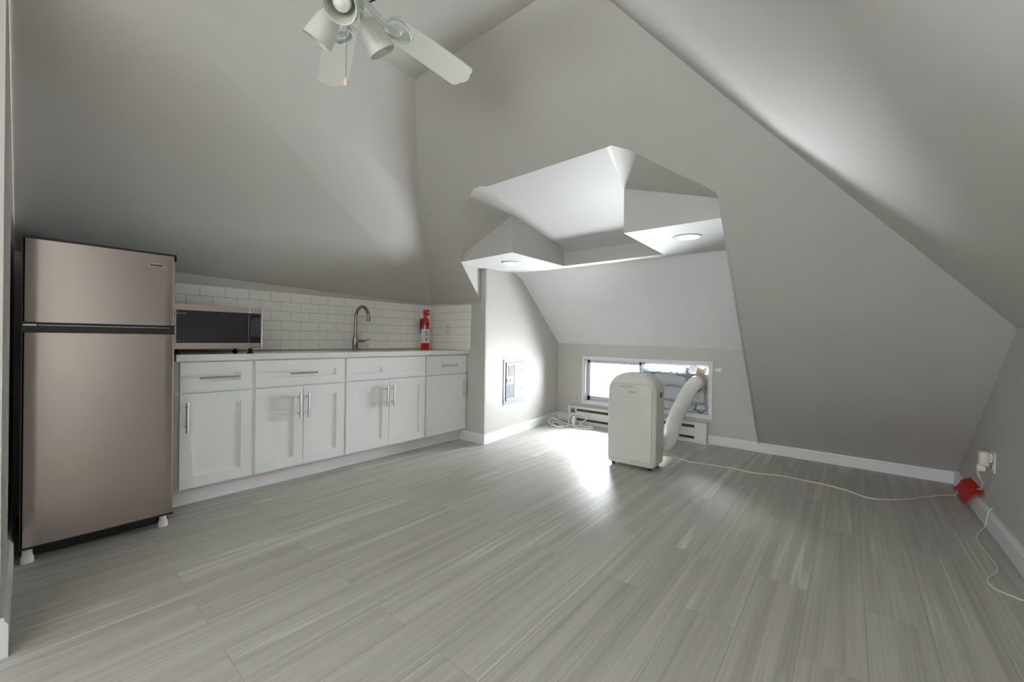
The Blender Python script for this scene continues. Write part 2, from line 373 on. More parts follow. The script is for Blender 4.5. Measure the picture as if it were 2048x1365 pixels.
rd.poly([(2.5, -.75, -.1), (4.75, -.75, -.1), (4.75, -.75, 1.0), (2.5, -.75, 1.9)], (0, -1, 0), .02)
rd.poly([(4.62, -.75, .95), (4.62, 3.1, .95), (4.62, 3.1, 1.85), (4.62, -.75, 1.85)], (1, 0, 0), .02)
struct(rd.build('daylight_seal', 'siding'))

# ------------------------------------------------------------------ baseboards
def bboard(name, p0, p1, inward, h=.095, th=.015, shoe=True):
    p0 = Vector((*p0, 0)); p1 = Vector((*p1, 0)); n = Vector((*inward, 0)).normalized()
    prof = [(0, 0), (th, 0), (th, h*.80), (th*.55, h*.90), (th*.45, h), (0, h)]
    t = bmesh.new(); rings = []
    for p in (p0, p1): rings.append([t.verts.new(p+n*a+Vector((0, 0, b))) for a, b in prof])
    k = len(prof)
    for i in range(k): t.faces.new((rings[0][i], rings[0][(i+1) % k], rings[1][(i+1) % k], rings[1][i]))
    t.faces.new(rings[0]); t.faces.new(rings[1][::-1]); bmesh.ops.recalc_face_normals(t, faces=t.faces[:])
    b = B(); b.add(t); return struct(b.build(name, 'trim'))
bboard('baseboard_left', (XL, YH), (XL, 3.5), (1, 0), h=.13, th=.017)
bboard('baseboard_pillar', (XP, 3.06), (XP, 2.711), (-1, 0), h=.098)
bboard('baseboard_nook', (XP-.015, 2.724), (XW, 2.92), (.12, -1), h=.098)
bboard('baseboard_window_left', (XW, 2.90), (XW, 2.722), (-1, 0), h=.095)
bboard('baseboard_window_right', (XW, 1.088), (XW, YR), (-1, 0), h=.088)
bboard('baseboard_right', (XW, YR), (XB, YR), (0, 1), h=.105, th=.022)
bboard('baseboard_back', (XB, YH), (XB, YR), (1, 0), h=.1)
bboard('baseboard_hall', (XB, YH), (XL-.1, YH), (0, -1), h=.1)

# ------------------------------------------------------------------ windows
w = thing('window_1', (XW, (WY0+WY1)/2, WZ0), None, None); struct(w)
b = B()
for a in [(XW-.012, XW, WY0-.03, WY1+.03, WZ1, WZ1+.03), (XW-.012, XW, WY0-.03, WY1+.03, WZ0-.03, WZ0), (XW-.012, XW, WY0-.03, WY0, WZ0, WZ1), (XW-.012, XW, WY1, WY1+.03, WZ0, WZ1)]: b.box(*a, bev=.002)
b.build('casing', 'trim', w)
XF = 4.50
b = B()
for a in [(XW, 4.60, WY1-.012, WY1, WZ0, WZ1), (XW, 4.60, WY0, WY0+.012, WZ0, WZ1), (XW, 4.60, WY0, WY1, WZ1-.012, WZ1), (XW, 4.60, WY0, WY1, WZ0, WZ0+.012)]: b.box(*a)
b.build('jamb', 'trim', w)
sash = B()
for a in [(XF, XF+.045, 2.475, 2.513, .29, .793), (XF, XF+.045, 1.815, 1.85, .29, .793), (XF, XF+.045, 1.815, 2.513, .752, .793), (XF, XF+.045, 1.815, 2.513, .29, .345)]: sash.box(*a, bev=.003)
sf = sash.build('sash_frame', 'caulk', w)
B().box(XF+.018, XF+.024, 1.85, 2.475, .345, .752).build('pane', 'glass', sf)
B().box(XF+.026, XF+.034, 2.145, 2.157, .345, .752).build('muntin', 'trim', sf)
lk = B(); lk.box(XF-.012, XF, 2.485, 2.503, .50, .53, bev=.004); lk.build('latch', 'whitep', sf)
# right half: second sash behind the foil panel
s2 = B()
for a in [(XF+.05, XF+.09, 1.097, 1.13, .29, .793), (XF+.05, XF+.09, 1.80, 1.835, .29, .793), (XF+.05, XF+.09, 1.097, 1.835, .768, .793), (XF+.05, XF+.09, 1.097, 1.835, .29, .335)]: s2.box(*a, bev=.003)
s2f = s2.build('sash_frame', 'trim', w)
B().box(XF+.068, XF+.074, 1.13, 1.80, .335, .768).build('pane', 'glass', s2f)
w2 = thing('window_2', (XB, (BY0+BY1)/2, BZ0), None, None); struct(w2)
b = B()
for a in [(XB, XB+.02, BY0-.06, BY1+.06, BZ1, BZ1+.06), (XB, XB+.02, BY0-.06, BY1+.06, BZ0-.06, BZ0), (XB, XB+.02, BY0-.06, BY0, BZ0, BZ1), (XB, XB+.02, BY1, BY1+.06, BZ0, BZ1)]: b.box(*a)
b.build('casing', 'trim', w2)
b = B()
ym = (BY0+BY1)/2
for a in [(XB-.08, XB-.04, BY0, BY0+.04, BZ0, BZ1), (XB-.08, XB-.04, BY1-.04, BY1, BZ0, BZ1), (XB-.08, XB-.04, BY0, BY1, BZ0, BZ0+.05), (XB-.08, XB-.04, BY0, BY1, BZ1-.04, BZ1), (XB-.08, XB-.04, ym-.02, ym+.02, BZ0, BZ1)]: b.box(*a)
f2 = b.build('sash_frame', 'trim', w2)
B().box(XB-.062, XB-.056, BY0+.04, BY1-.04, BZ0+.05, BZ1-.04).build('pane', 'glass', f2)

w3 = thing('added_window_3', ((HX0+HX1)/2, YH, HZ0), None, None); struct(w3)  # unseen window added to brighten the right slope
b = B()
for a in [(HX0-.06, HX1+.06, YH-.02, YH, HZ1, HZ1+.06), (HX0-.06, HX1+.06, YH-.02, YH, HZ0-.06, HZ0), (HX0-.06, HX0, YH-.02, YH, HZ0, HZ1), (HX1, HX1+.06, YH-.02, YH, HZ0, HZ1)]: b.box(*a)
b.build('casing', 'trim', w3)
b = B(); xm = (HX0+HX1)/2
for a in [(HX0, HX0+.04, YH+.04, YH+.08, HZ0, HZ1), (HX1-.04, HX1, YH+.04, YH+.08, HZ0, HZ1), (HX0, HX1, YH+.04, YH+.08, HZ0, HZ0+.05), (HX0, HX1, YH+.04, YH+.08, HZ1-.04, HZ1), (xm-.02, xm+.02, YH+.04, YH+.08, HZ0, HZ1)]: b.box(*a)
f3 = b.build('sash_frame', 'trim', w3)
B().box(HX0+.04, HX1-.04, YH+.056, YH+.062, HZ0+.05, HZ1-.04).build('pane', 'glass', f3)

# ------------------------------------------------------------------ foil vent panel + hose
def crumple(name, x, y0, y1, z0, z1, amp, m, parent, seed, ny=36, nz=10, taper=0):
    rnd = random.Random(seed); t = bmesh.new(); g = []
    for i in range(ny+1):
        row = []
        for j in range(nz+1):
            u = i/ny; v = j/nz; e = 1 if 0 < j < nz else 2.2
            zz = z0+(z1-z0)*v + (math.sin(u*9+seed)*.25+taper*(u-.5))*(z1-z0) + rnd.uniform(-1, 1)*(z1-z0)*.05*e
            bulge = math.sin(PI*v)*amp
            row.append(t.verts.new((x-bulge+rnd.uniform(-1, 1)*amp*.35, y0+(y1-y0)*u+rnd.uniform(-.3, .3)*(y1-y0)/ny, zz)))
        g.append(row)
    for i in range(ny):
        for j in range(nz): t.faces.new((g[i][j], g[i+1][j], g[i+1][j+1], g[i][j+1]))
    bmesh.ops.solidify(t, geom=t.faces[:], thickness=.002)
    b = B(); b.add(t); return b.build(name, m, parent)
vp = thing('window_vent_panel', (XF, 1.46, .29), 'foil-faced insulation panel taped into the right half of the low window', 'vent panel')
b = B(); b.box(XF-.005, XF+.02, 1.10, 1.81, .292, .70, bev=.003); b.build('foil_board', 'foilboard', vp)
crumple('foil_strip', XF-.012, 1.815, 1.30, .685, .775, .03, 'foil', vp, 3, ny=44, nz=9, taper=-.15)
crumple('foil_strip', XF-.012, 1.80, 1.15, .672, .694, .008, 'foil', vp, 5, ny=30, nz=4)
crumple('foil_strip', XF-.010, 1.80, 1.34, .535, .565, .006, 'foil', vp, 8, ny=30, nz=4)
crumple('foil_strip', XF-.010, 1.80, 1.12, .375, .405, .006, 'foil', vp, 11, ny=40, nz=4)
crumple('foil_strip', XF-.010, 1.25, 1.105, .30, .36, .01, 'foil', vp, 13, ny=14, nz=6)
crumple('foil_strip', XF-.012, 1.15, 1.108, .36, .52, .008, 'foil', vp, 14, ny=6, nz=16)
crumple('mesh_patch', XF-.006, 1.33, 1.125, .695, .775, .004, 'gravel', vp, 17, ny=16, nz=7)['label'] = 'speckled grey patch'
HC = Vector((4.40, 1.21, .60))
crumple('tape_wrap', XF-.012, 1.33, 1.12, .52, .715, .018, 'tapetan', vp, 21, ny=18, nz=14)['label'] = 'tan crumpled tape around the duct opening'
b = B(); b.lathe([(.080, 0), (.084, .01), (.083, .06), (.076, .065), (.073, .02), (.073, 0)], (4.482, 1.215, .60), (-1, .0, -.15), 32); b.build('duct_collar', 'tapetan', vp, smooth=True)

hp = smoothpath([(4.46, 1.215, .60), (4.38, 1.217, .592), (4.28, 1.225, .555), (4.14, 1.24, .46), (4.02, 1.262, .35), (3.92, 1.268, .245), (3.82, 1.262, .165), (3.70, 1.262, .125), (3.60, 1.28, .14), (3.52, 1.30, .175)], 60)
# resample
def resample(pts, step):
    out = [pts[0]]; acc = 0
    for a, b_ in zip(pts, pts[1:]):
        d = (b_-a).length; pos = step-acc
        while pos <= d: out.append(a+(b_-a)*(pos/d)); pos += step
        acc = (acc+d) % step
    return out
hr = resample(hp, .0042)
hose = B(); hose.tube(hr, .066, 28, rf=lambda i: (.0695 if i % 4 in (0, 1) else .061), cap=True)
ho = hose.build('exhaust_hose', 'hose', None, smooth=False); tag(ho, 'white ribbed exhaust hose rising from the portable air conditioner to the window', 'hose')

# ------------------------------------------------------------------ portable air conditioner
ac = thing('portable_air_conditioner', (3.268, 1.365, 0), 'tall white portable air conditioner standing in front of the low window', 'air conditioner')
AX, AY = 3.268, 1.365
def rrect(cx, cy, hx, hy, r, z, n=6, fx=0):
    pts = []
    for (sx, sy, a0) in ((1, 1, 0), (-1, 1, 90), (-1, -1, 180), (1, -1, 270)):
        for k in range(n+1):
            a = R(a0+90*k/n); pts.append((cx+sx*(hx-r)+r*math.cos(a)+(fx if sx < 0 else 0), cy+sy*(hy-r)+r*math.sin(a), z))
    return pts
def loft(b, secs):
    t = bmesh.new(); rings = [[t.verts.new(p) for p in s] for s in secs]
    for a, c in zip(rings, rings[1:]):
        for k in range(len(a)): t.faces.new((a[k], a[(k+1) % len(a)], c[(k+1) % len(a)], c[k]))
    t.faces.new(rings[0][::-1]); t.faces.new(rings[-1]); b.add(t); return b
secs = []
for z, hx, hy, r, fx in [(.028, .128, .188, .03, 0), (.04, .135, .196, .035, 0), (.10, .137, .199, .038, 0), (.35, .137, .200, .04, 0), (.60, .135, .199, .04, 0), (.655, .134, .196, .042, .002),
                         (.69, .132, .184, .045, .006), (.715, .130, .166, .048, .012), (.738, .126, .145, .05, .022), (.755, .118, .118, .05, .036), (.764, .105, .09, .045, .045), (.768, .09, .07, .04, .05)]:
    secs.append(rrect(AX, AY, hx, hy, r, z, 6, fx))
b = B(); loft(b, secs); b.build('body', 'acw', ac, smooth=True)
# front panel, softly bowed with a rounded top
def bowed(b, y0, y1, z0, z1, x, th, bow, rt, n=16):
    def outline(y0, y1, z0, z1, rt, rb=.03):
        p = []
        for k in range(9): a = R(90*k/8); p.append((y1-rt+rt*math.cos(a), z1-rt*.7+rt*.7*math.sin(a)))
        for k in range(9): a = R(90+90*k/8); p.append((y0+rt+rt*math.cos(a), z1-rt*.7+rt*.7*math.sin(a)))
        for k in range(5): a = R(180+90*k/4); p.append((y0+rb+rb*math.cos(a), z0+rb+rb*math.sin(a)))
        for k in range(5): a = R(270+90*k/4); p.append((y1-rb+rb*math.cos(a), z0+rb+rb*math.sin(a)))
        return p
    o = outline(y0, y1, z0, z1, rt)
    cy, cz = (y0+y1)/2, (z0+z1)/2
    t = bmesh.new(); rings = []
    for s in (1, .97, .86, .6, .3):
        ring = []
        for (yy, zz) in o:
            y = cy+(yy-cy)*s; z = cz+(zz-cz)*(s if s > .9 else s)
            d = (0 if s == 1 else th)+bow*(1-((y-cy)/((y1-y0)/2))**2)
            if s == 1: d = 0
            tb = max(0, (z-.62)/.1); d -= .02*tb*tb
            ring.append(t.verts.new((x-d, y, z)))
        rings.append(ring)
    for a, c in zip(rings, rings[1:]):
        for k in range(len(a)): t.faces.new((a[k], a[(k+1) % len(a)], c[(k+1) % len(a)], c[k]))
    t.faces.new(rings[-1]); bmesh.ops.recalc_face_normals(t, faces=t.faces[:]); b.add(t)
b = B(); bowed(b, AY-.178, AY+.180, .06, .690, AX-.132, .012, .006, .07)
b.build('front_panel', 'acgloss', ac, smooth=True, label='glossy bowed front panel')
b = B(); b.box(AX-.1525, AX-.150, AY-.045, AY+.015, .618, .6225); b.build('nameplate', 'grey', ac)
b = B(); b.box(AX-.149, AX-.1465, AY-.03, AY+.08, .6615, .6650); b.build('top_seam', 'grey', ac)
b = B(); b.box(AX-.02, AX+.045, AY-.203, AY-.195, .575, .615, bev=.004)
for k in range(3): b.box(AX-.012, AX+.037, AY-.206, AY-.197, .583+k*.012, .588+k*.012)
b.build('grip_recess', 'grey', ac)
b = B(); b.box(AX-.118, AX-.112, AY-.2022, AY-.198, .05, .66); b.build('side_seam', 'whitep', ac)
for sx in (-1, 1):
    for sy in (-1, 1):
        b = B(); b.cyl((AX+sx*.095, AY+sy*.15-.012, .016), (AX+sx*.095, AY+sy*.15+.012, .016), .016, n=16); b.cyl((AX+sx*.095, AY+sy*.15, .016), (AX+sx*.095, AY+sy*.15, .04), .008, n=10)
        b.build('caster', 'black', ac, smooth=True)
b = B(); b.lathe([(.0, 0), (.075, 0), (.080, .03), (.078, .09), (.070, .13), (.064, .15), (.0, .15)], (AX+.13, AY-.065, .185), (1, 0, -.02), 28); b.build('exhaust_outlet', 'acw', ac, smooth=True)
ac.rotation_euler = (0, 0, R(3.5))

# ------------------------------------------------------------------ baseboard heater
hb = thing('baseboard_heater', (XW, 1.90, 0), 'long white baseboard heater under the low window, partly behind the air conditioner', 'heater')
HY0, HY1 = 1.092, 2.716; HX = 4.374
b = B(); b.box(HX+.012, XW, HY0, HY1, .022, .200, bev=.003); b.build('housing', 'whitep', hb)
b = B(); b.box(HX, HX+.014, HY0+.115, HY1-.125, .066, .152, bev=.004); b.build('front_cover', 'whitep', hb)
b = B(); b.box(HX-.004, XW, HY0, HY1, .196, .212, bev=.003); b.box(HX, HX+.012, HY0+.115, HY1-.125, .182, .198, bev=.002); b.build('top_cover', 'whitep', hb)
b = B(); b.box(HX+.008, HX+.013, HY0+.115, HY1-.125, .152, .184); b.box(HX+.008, HX+.013, HY0+.115, HY1-.125, .04, .066); b.build('air_slots', 'dark', hb)
for (ya, yb) in ((HY0, HY0+.115), (HY1-.125, HY1)):
    b = B(); b.box(HX, HX+.014, ya, yb, .03, .198, bev=.003); ep = b.build('end_panel', 'whitep', hb)
b = B(); b.box(HX-.006, HX, HY1-.105, HY1-.045, .125, .185, bev=.002); b.build('control_plate', 'grey', hb)
b = B(); b.cyl((HX-.018, HY1-.075, .157), (HX-.006, HY1-.075, .157), .011, n=18); b.build('knob', 'black', hb, smooth=True)
b = B(); b.box(HX+.006, XW, HY0, HY1, .0, .024); b.build('base_channel', 'whitep', hb)

# thin wire from the wall hole to the heater
b = B(); b.tube(smoothpath([(XW, 2.629, .300), (XW-.02, 2.64, .292), (XW-.035, 2.69, .245), (XW-.04, 2.728, .20), (XW-.03, 2.735, .12), (XW-.02, 2.73, .10)], 6), .003, 8)
wr = b.build('thermostat_wire', 'cordw', None, smooth=True); tag(wr, 'thin white wire from a small hole in the wall to the heater end', 'wire')
b = B(); b.cyl((XW-.004, 2.629, .300), (XW-.0005, 2.629, .300), .007, n=14); hl = b.build('wire_hole', 'dark', wr)

# coiled cord on the floor by the window
pts = [(4.335, 2.40, .008), (4.25, 2.30, .008), (4.20, 2.38, .010), (4.27, 2.47, .03), (4.33, 2.42, .085), (4.33, 2.50, .135), (4.30, 2.62, .11), (4.24, 2.62, .03), (4.17, 2.52, .010), (4.12, 2.40, .008), (4.16, 2.28, .008), (4.24, 2.30, .012), (4.23, 2.44, .014),
       (4.20, 2.60, .012), (4.16, 2.72, .05), (4.14, 2.80, .075), (4.06, 2.79, .05), (4.02, 2.70, .010), (4.06, 2.60, .008), (4.12, 2.66, .022), (4.10, 2.74, .04), (4.05, 2.72, .03), (4.00, 2.62, .008), (4.10, 2.55, .014), (4.22, 2.52, .016)]
b = B(); b.tube(smoothpath(pts, 8), .0075, 8)
cc = b.build('extension_cord', 'cordw', None, smooth=True); tag(cc, 'coiled white extension cord heaped on the floor before the heater control', 'cord')
b = B(); b.box(4.17, 4.205, 2.50, 2.535, .012, .095, bev=.008); b.box(4.175, 4.20, 2.505, 2.53, .09, .12, bev=.006); b.build('socket_block', 'cordw', cc, label='upright white socket block')

# white spackle patch on the window wall
t = bmesh.new(); vs = []
for k in range(14):
    a = 2*PI*k/14; vs.append(t.verts.new((XW-.003, 1.006+.032*math.cos(a)*(1+.2*math.sin(3*a)), .752+.020*math.sin(a)*(1+.25*math.cos(2*a+1)))))
f = t.faces.new(vs); r = bmesh.ops.extrude_face_region(t, geom=[f])
for v in [g for g in r['geom'] if isinstance(g, bmesh.types.BMVert)]: v.co.x += .0028
bmesh.ops.recalc_face_normals(t, faces=t.faces[:])
b = B(); b.add(t); tag(b.build('spackle_patch', 'spackle'), 'small white spackle patch on the grey wall right of the window', 'wall patch')

# ------------------------------------------------------------------ electrical panel on the nook left wall
u = Vector((XW-XP, 2.92-2.726, 0)).normalized(); nrm = Vector((u.y, -u.x, 0))
Pm = Matrix(((u.x, nrm.x, 0, XP), (u.y, nrm.y, 0, 2.726), (0, 0, 1, 0), (0, 0, 0, 1)))
def wbox(b, s0, s1, d0, d1, z0, z1, bev=0):
    t = bmesh.new(); bmesh.ops.create_cube(t, size=1)
    for v in t.verts: v.co = Vector((s0+(v.co.x+.5)*(s1-s0), d0+(v.co.y+.5)*(d1-d0), z0+(v.co.z+.5)*(z1-z0)))
    if bev: bmesh.ops.bevel(t, geom=t.edges[:], offset=bev, segments=2, affect='EDGES')
    b.add(t, Pm); return b
base = Pm @ Vector((.52, 0, .338))
ep = thing('breaker_panel', base, 'grey steel electrical breaker panel set in the white nook wall', 'electrical panel')
b = B(); wbox(b, .322, .727, 0, .006, .338, .818, .002); b.build('frame', 'panel', ep)
b = B(); wbox(b, .362, .70, .006, .014, .375, .785, .004)
for s in (.395, .425, .455, .485): wbox(b, s, s+.010, .014, .0175, .41, .555, .0015); wbox(b, s, s+.010, .014, .0175, .64, .755, .0015)
wbox(b, .51, .518, .014, .0175, .40, .76, .0015)
dr = b.build('door', 'panel', ep)
b = B(); wbox(b, .375, .462, .014, .019, .575, .612, .002); b.build('latch_plate', 'grey', dr)
b = B(); wbox(b, .425, .455, .019, .024, .580, .606, .002); b.build('latch', 'black', dr)
for z in (.47, .70):
    b = B(); wbox(b, .668, .682, .014, .019, z, z+.018, .002); b.build('hinge', 'grey', dr)
for (s, z) in ((.335, .38), (.713, .38), (.335, .78), (.713, .78)):
    b = B(); q0 = Pm @ Vector((s, .006, z)); q1 = Pm @ Vector((s, .010, z)); b.cyl(q0, q1, .007, n=12); b.build('screw', 'nickel', ep)

# ------------------------------------------------------------------ base cabinets
YD = 2.975
def shaker(b, x0, x1, z0, z1, rails, y=YD, th=.02, rec=.008):
    """slab with recessed panel(s); rails = list of (px0,px1,pz0,pz1)"""
    outer = [(x0, y, z0), (x1, y, z0), (x1, y, z1), (x0, y, z1)]
    holes = [[(a, y, c), (b_, y, c), (b_, y, d), (a, y, d)] for a, b_, c, d in rails]
    b.holed(outer, holes, (0, 1, 0), rec)
    b.box(x0+.0005, x1-.0005, y+rec-.0005, y+th, z0+.0005, z1-.0005)
def bar_handle(parent, p0, p1, r=.0064, yoff=-.034, name='handle'):
    p0 = Vector(p0); p1 = Vector(p1); d = (p1-p0); L = d.length; d.normalize()
    b = B(); o = Vector((0, yoff, 0)); b.cyl(p0+o, p1+o, r, n=14)
    for k in (.032, L-.032): q = p0+d*k; b.cyl(q, q+o, .0042, n=10)
    return b.build(name, 'nickel', parent, smooth=True)
def cabinet(x0, x1, label, doors, drawer, side_l=False):
    c = thing('base_cabinet', ((x0+x1)/2, 3.27, 0), label, 'cabinet', 'white shaker base cabinets under the countertop')
    b = B(); f0, f1 = YD+.0205, YD+.040; b.box(x0, x0+.016, f1, YK-.025, .112, .872); b.box(x1-.016, x1, f1, YK-.025, .112, .872); b.box(x0+.016, x1-.016, f1, YK-.025, .112, .130); b.box(x0, x1, YK-.025, YK-.012, .112, .872); b.box(x0+.035, x1-.035, f0, f1, .830, .872); b.box(x0+.035, x1-.035, f0, f1, .66, .705); b.box(x0+.035, x1-.035, f0, f1, .112, .135); b.box(x0, x0+.035, f0, f1, .112, .872); b.box(x1-.035, x1, f0, f1, .112, .872)
    if x1-x0 > .6: b.box((x0+x1)/2-.02, (x0+x1)/2+.02, f0, f1, .135, .66)
    b.build('body', 'cab', c)
    b = B(); b.box(x0, x1, 3.072, 3.09, 0, .113); b.build('toe_kick', 'toe', c)
    dx0, dx1 = drawer['x']
    b = B(); shaker(b, dx0, dx1, .688, .864, drawer['p']); dw = b.build('drawer' if drawer.get('h') else 'false_drawer_front', 'cab', c)
    if drawer.get('h'): a, e = drawer['h']; bar_handle(dw, (a, YD, .772), (e, YD, .772))
    for d in doors:
        b = B(); a, e = d['x']; shaker(b, a, e, .122, .678, [(a+.062, e-.062, .188, .608)]); dd = b.build('door', 'cab', c)
        bar_handle(dd, (d['h'], YD, .456), (d['h'], YD, .632))
    return c
g = .005
cabinet(.545, .948, 'single-door white cabinet with one drawer, right beside the fridge', [dict(x=(.568, .938), h=.597)], dict(x=(.568, .938), p=[(.632, .874, .750, .802)], h=(.655, .850)))
cabinet(.948, 1.571, 'two-door white cabinet under one wide drawer with bar handle', [dict(x=(.958, 1.258), h=1.226), dict(x=(1.262, 1.565), h=1.283)], dict(x=(.958, 1.565), p=[(1.021, 1.497, .745, .794)], h=(1.163, 1.343)))
cabinet(1.571, 2.342, 'two-door white sink cabinet with two false panels and no drawer handle', [dict(x=(1.580, 1.955), h=1.922), dict(x=(1.959, 2.333), h=1.985)], dict(x=(1.580, 2.333), p=[(1.643, 1.892, .742, .788), (2.022, 2.262, .742, .788)]))
cabinet(2.342, 2.856, 'white cabinet with one drawer and door, last one against the grey pillar', [dict(x=(2.352, 2.848), h=2.812)], dict(x=(2.352, 2.848), p=[(2.416, 2.785, .748, .79)], h=(2.505, 2.697)))
# shoe moulding along the toe kicks
b = B(); b.box(.545, 2.845, 3.062, 3.072, 0, .018, bev=.003); struct(b.build('trim_3', 'toe'))

# countertop with undermount sink
CZ = .912; YC = 2.952
hx0, hx1, hy0, hy1 = 1.63, 2.25, 3.03, 3.37
hole = [(p[0], p[1], CZ) for p in rrect((hx0+hx1)/2, (hy0+hy1)/2, (hx1-hx0)/2, (hy1-hy0)/2, .05, 0, 5)]
b = B(); b.holed([(.545, YC, CZ), (XP-.001, YC, CZ), (XP-.001, YK-.002, CZ), (.545, YK-.002, CZ)], [hole], (0, 0, -1), .038)
ct = b.build('countertop', 'quartz'); tag(ct, 'long white quartz countertop over the base cabinets', 'countertop')
sk = thing('sink', ((hx0+hx1)/2, (hy0+hy1)/2, .66), 'stainless undermount sink sunk in the white countertop', 'sink')
b = B(); cx, cy = (hx0+hx1)/2, (hy0+hy1)/2
t = bmesh.new(); rings = []
for hx, hy, z in ((.325, .185, CZ-.0385), (.309, .169, CZ-.0385), (.306, .166, CZ-.09), (.300, .160, .74), (.28, .14, .725), (.05, .05, .72)):
    rings.append([t.verts.new(p) for p in rrect(cx, cy, hx, hy, .05 if hx > .1 else .049, z, 5)])
for a, c in zip(rings, rings[1:]):
    for k in range(len(a)): t.faces.new((a[k], a[(k+1) % len(a)], c[(k+1) % len(a)], c[k]))
t.faces.new(rings[-1][::-1]); b.add(t); so = b.build('basin', 'sink', sk, smooth=True)
b = B(); b.cyl((cx, cy, .721), (cx, cy, .727), .042, n=24); b.build('drain', 'nickel', sk, smooth=True)

# ------------------------------------------------------------------ tiled backsplash
def tiles(name, x0, x1, z0, z1, phase, along='x', plane=YK, label=None):
    tw, th = .153, .0775; g = .0022; d = .007
    bg = B(); bt = B()
    if along == 'x': bg.box(x0, x1, plane-.005, plane, z0, z1)
    else: bg.box(plane-.005, plane, x0, x1, z0, z1)
    top = z1; r = 0
    while top > z0+.01:
        bot = max(z0, top-th+ (0)); ph = phase+(tw/2 if r % 2 else 0)
        k = math.floor((x0-ph)/tw); a = ph+k*tw
        while a < x1:
            l = max(a+g/2, x0); rr = min(a+tw-g/2, x1)
            if rr-l > .0015:
                if along == 'x': bt.box(l, rr, plane-d, plane-.004, bot+g/2, top-g/2, bev=.0008, seg=1)
                else: bt.box(plane-d, plane-.004, l, rr, bot+g/2, top-g/2, bev=.0008, seg=1)
            a += tw
        top -= th; r += 1
    return bg, bt
root = thing('tile_backsplash', (1.7, YK, CZ), 'white subway tile backsplash running behind the counter and round the corner', 'backsplash')
bg, bt = tiles('x', .40, XP-.007, CZ+.001, 1.384, 1.24)
bg.build('grout', 'grout', root); bt.build('tile_field', 'tile', root)
bg, bt = tiles('y', 2.918, YK-.007, CZ+.001, 1.378, 3.0, 'y', XP)
bg.build('grout', 'grout', root); bt.build('tile_field', 'tile', root)

# outlets
def outlet_part(b, *a): pass
o1 = thing('wall_outlet', (XP-.007, 3.265, 1.06), 'white outlet on the short tiled wall beside the fire extinguisher', 'outlet')
b = B(); b.box(XP-.012, XP-.0072, 3.228, 3.302, 1.064, 1.184, bev=.0015); b.build('cover_plate', 'whitep', o1)
for z in (1.098, 1.150):
    b = B(); b.box(XP-.0145, XP-.0115, 3.247, 3.283, z-.017, z+.017, bev=.001)
    rc = b.build('receptacle', 'whitep', o1)
    b = B(); b.box(XP-.0150, XP-.0143, 3.256, 3.259, z-.008, z+.006); b.box(XP-.0150, XP-.0143, 3.271, 3.274, z-.008, z+.006); b.build('slots', 'dark', rc)
o2 = thing('wall_outlet', (3.49, YR, .322), 'white outlet low on the right wall with a white plug in it', 'outlet')
b = B(); b.box(3.452, 3.528, YR, YR+.006, .322, .438, bev=.0015); b.build('cover_plate', 'whitep', o2)
for z in (.353, .405):
    b = B(); b.box(3.472, 3.508, YR+.006, YR+.009, z-.016, z+.016, bev=.001); rc = b.build('receptacle', 'whitep', o2)
    b = B(); b.box(3.480, 3.483, YR+.0088, YR+.0096, z-.007, z+.006); b.box(3.497, 3.500, YR+.0088, YR+.0096, z-.007, z+.006); b.build('slots', 'dark', rc)
# ------------------------------------------------------------------ faucet
fc = thing('kitchen_faucet', (1.905, 3.44, CZ), 'brushed nickel gooseneck faucet behind the sink', 'faucet')
fx, fy = 1.905, 3.44
b = B(); b.lathe([(.0, 0), (.030, 0), (.030, .006), (.024, .010), (.024, .03), (.027, .05), (.028, .075), (.025, .105), (.018, .135), (.015, .150), (.015, .158), (.0, .158)], (fx, fy, CZ), n=28); b.build('body', 'bronze', fc, smooth=True)
arc = [(fx, fy, CZ+.15), (fx, fy, 1.19)]
ra = .095
for k in range(1, 15):
    a = R(180-180*k/14*1.08); arc.append((fx+.015*(k/14), fy-ra-ra*math.cos(a)*1.0, 1.205+ra*math.sin(a)))
b = B(); b.tube(smoothpath(arc, 4), .0135, 16); b.build('spout', 'bronze', fc, smooth=True)
e = Vector(arc[-1]); d = (e-Vector(arc[-2])).normalized()
b = B(); b.cyl(e-d*.03, e+d*.012, .0155, .0175, n=20); b.build('spray_tip', 'bronze', fc, smooth=True)
b = B(); b.cyl((fx+.015, fy, CZ+.082), (fx+.085, fy-.005, CZ+.082), .0135, .0125, n=18); hn = b.build('handle_hub', 'bronze', fc, smooth=True)
b = B(); b.cyl((fx+.08, fy-.005, CZ+.086), (fx+.145, fy-.012, CZ+.101), .0045, .0035, n=10); b.build('lever', 'bronze', hn, smooth=True)

